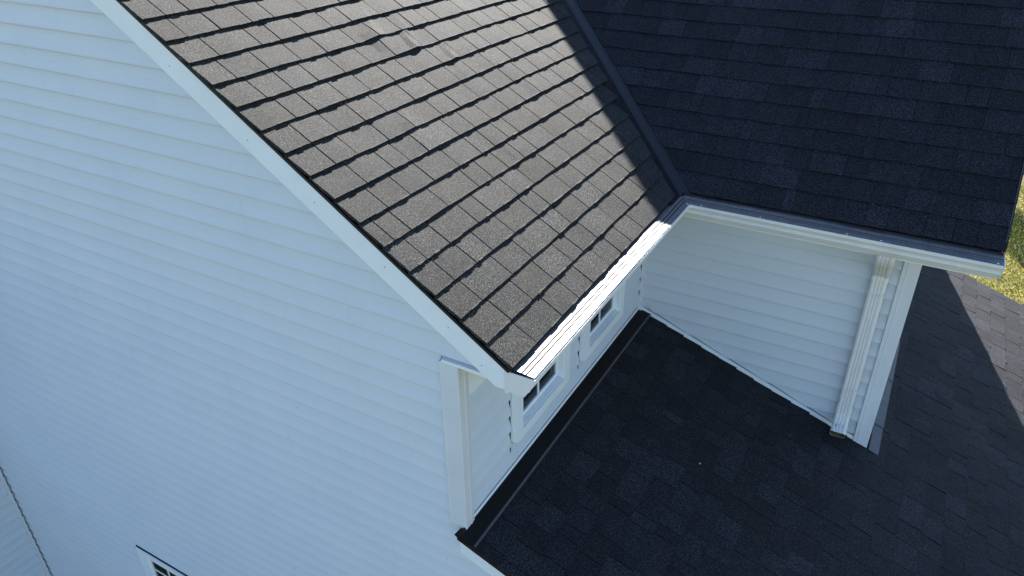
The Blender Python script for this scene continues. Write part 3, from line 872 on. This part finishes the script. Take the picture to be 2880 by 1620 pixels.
# offset elbow from the gutter outlet back to the wall
el = []
A0, A1 = Vector((GBY - 0.012, 0.958)), Vector((YW, 0.66))
ang = math.atan2(A0.y - A1.y, A1.x - A0.x)
nn = Vector((-math.sin(ang), -math.cos(ang)))
for q in range(4):
    f = q / 3; dirn = Vector((-1, 0)).lerp(nn, f).normalized(); p_ = A0 + Vector((0.02 * f * f, -0.045 * f))
    el.append((p_.x, p_.y, dirn.x, dirn.y))
for q in range(5):
    f = q / 4; dirn = nn.lerp(Vector((-1, 0)), f).normalized(); p_ = A1 + Vector((-0.055 * (1 - f) ** 1.6, 0.075 * (1 - f)))
    el.append((p_.x, p_.y, dirn.x, dirn.y))
el.append((YW, 0.632, -1, 0))
build('elbow', sweep(el, [(1.05, 1.05)] * 9 + [(1.05, 1.05)]), M['gutter'], pipe, fix=False)
# foot elbow kicked out over the low roof, crimped above
ft = [(YW, -0.27, -1, 0), (YW, -0.335, -1, 0)]
scs = [(1.04, 1.04), (1.04, 1.04)]
kick = math.radians(66)
py, pz = YW, -0.335
NB = 14
for q in range(NB):
    a = kick * (q + 1) / NB
    py -= math.sin(a) * 0.0105; pz -= math.cos(a) * 0.0105
    ft.append((py, pz, -math.cos(a), math.sin(a))); scs.append((1.04 - 0.03 * (q % 2), 1.04 - 0.10 * (q % 2)))
for q in range(2):
    py -= math.sin(kick) * 0.03; pz -= math.cos(kick) * 0.03
    ft.append((py, pz, -math.cos(kick), math.sin(kick))); scs.append((1.04, 1.04))
foot = sweep(ft, scs)
build('elbow', foot, M['gutter'], pipe, fix=False)
ins = [(y, z_, ny, nz) for (y, z_, ny, nz) in ft[-3:]]
build('elbow_lining', sweep(ins, [(0.97, 0.94)] * 3), M['moss'], pipe, fix=False)
for zc in (0.545, -0.150):
    mb = MB(); yf = YW - DD - 0.0015
    for sx in (-1, 1):
        mb.add([(DX + sx * 0.047, yf, zc + 0.012), (DX + sx * 0.012, yf - 0.002, zc - 0.008), (DX + sx * 0.012, yf - 0.002, zc - 0.0115), (DX + sx * 0.047, yf, zc + 0.0085)], [(0, 1, 2, 3)])
        mb.add([(DX + sx * 0.020, yf, zc - 0.026), (DX - sx * 0.016, yf - 0.003, zc + 0.008), (DX - sx * 0.018, yf - 0.003, zc + 0.005), (DX + sx * 0.017, yf, zc - 0.029)], [(0, 1, 2, 3)])
        mb.box(DX + sx * 0.0455 - 0.0012, DX + sx * 0.0455 + 0.0012, yf, YW + 0.02, zc + 0.004, zc + 0.014)
    build('strap', mb, M['gutter'], pipe, fix=False)

# ------------------------------------------------------------------ bits lying on the low roof
def scrap(name, x, y, ln, wd, rot, m, label):
    mb = MB(); zb = -x * t3 + 0.012
    c, s_ = math.cos(rot), math.sin(rot)
    pts = [(-ln, 0, 0.0), (-ln * 0.3, wd, 0.004), (ln * 0.4, wd * 0.8, 0.002), (ln, 0.1 * wd, 0.005), (ln * 0.3, -wd, 0.003), (-ln * 0.5, -wd * 0.7, 0.004)]
    top = [(x + a * c - b * s_, y + a * s_ + b * c, zb + h - (a * c - b * s_) * t3) for a, b, h in pts]
    bot = [(a, b, h - 0.003) for a, b, h in top]
    n_ = len(pts)
    mb.add(top + bot, [tuple(range(n_)), tuple(range(2 * n_ - 1, n_ - 1, -1))] + [(i, i + n_, (i + 1) % n_ + n_, (i + 1) % n_) for i in range(n_)])
    build(name, mb, m, label=label, cat=name.split('_')[-1])
M['dry'] = plain('dry_leaf', (0.42, 0.40, 0.36), 0.8, 0.2)
M['twig'] = plain('dry_twig', (0.13, 0.10, 0.07), 0.9, 0.1)
scrap('dry_leaf', 0.80, 1.25, 0.006, 0.0045, 0.4, M['dry'], 'tiny pale dry leaf on the low roof below the windows')
scrap('fallen_twig', 1.19, 1.93, 0.014, 0.002, 2.4, M['twig'], 'thin brown twig on the low roof left of the downspout')

for x in (-1.30, -0.92, -0.60, -0.27, 0.02, 0.17):
    mb = MB(); zc = (topz(x) + botz(x)) / 2 + random.uniform(-0.02, 0.02)
    mb.prism([(x + 0.0022 * math.cos(k * math.tau / 6), zc + 0.0022 * math.sin(k * math.tau / 6)) for k in range(6)], 1, -0.0685, -0.066)
    build('nail_head', mb, M['dark'], house)
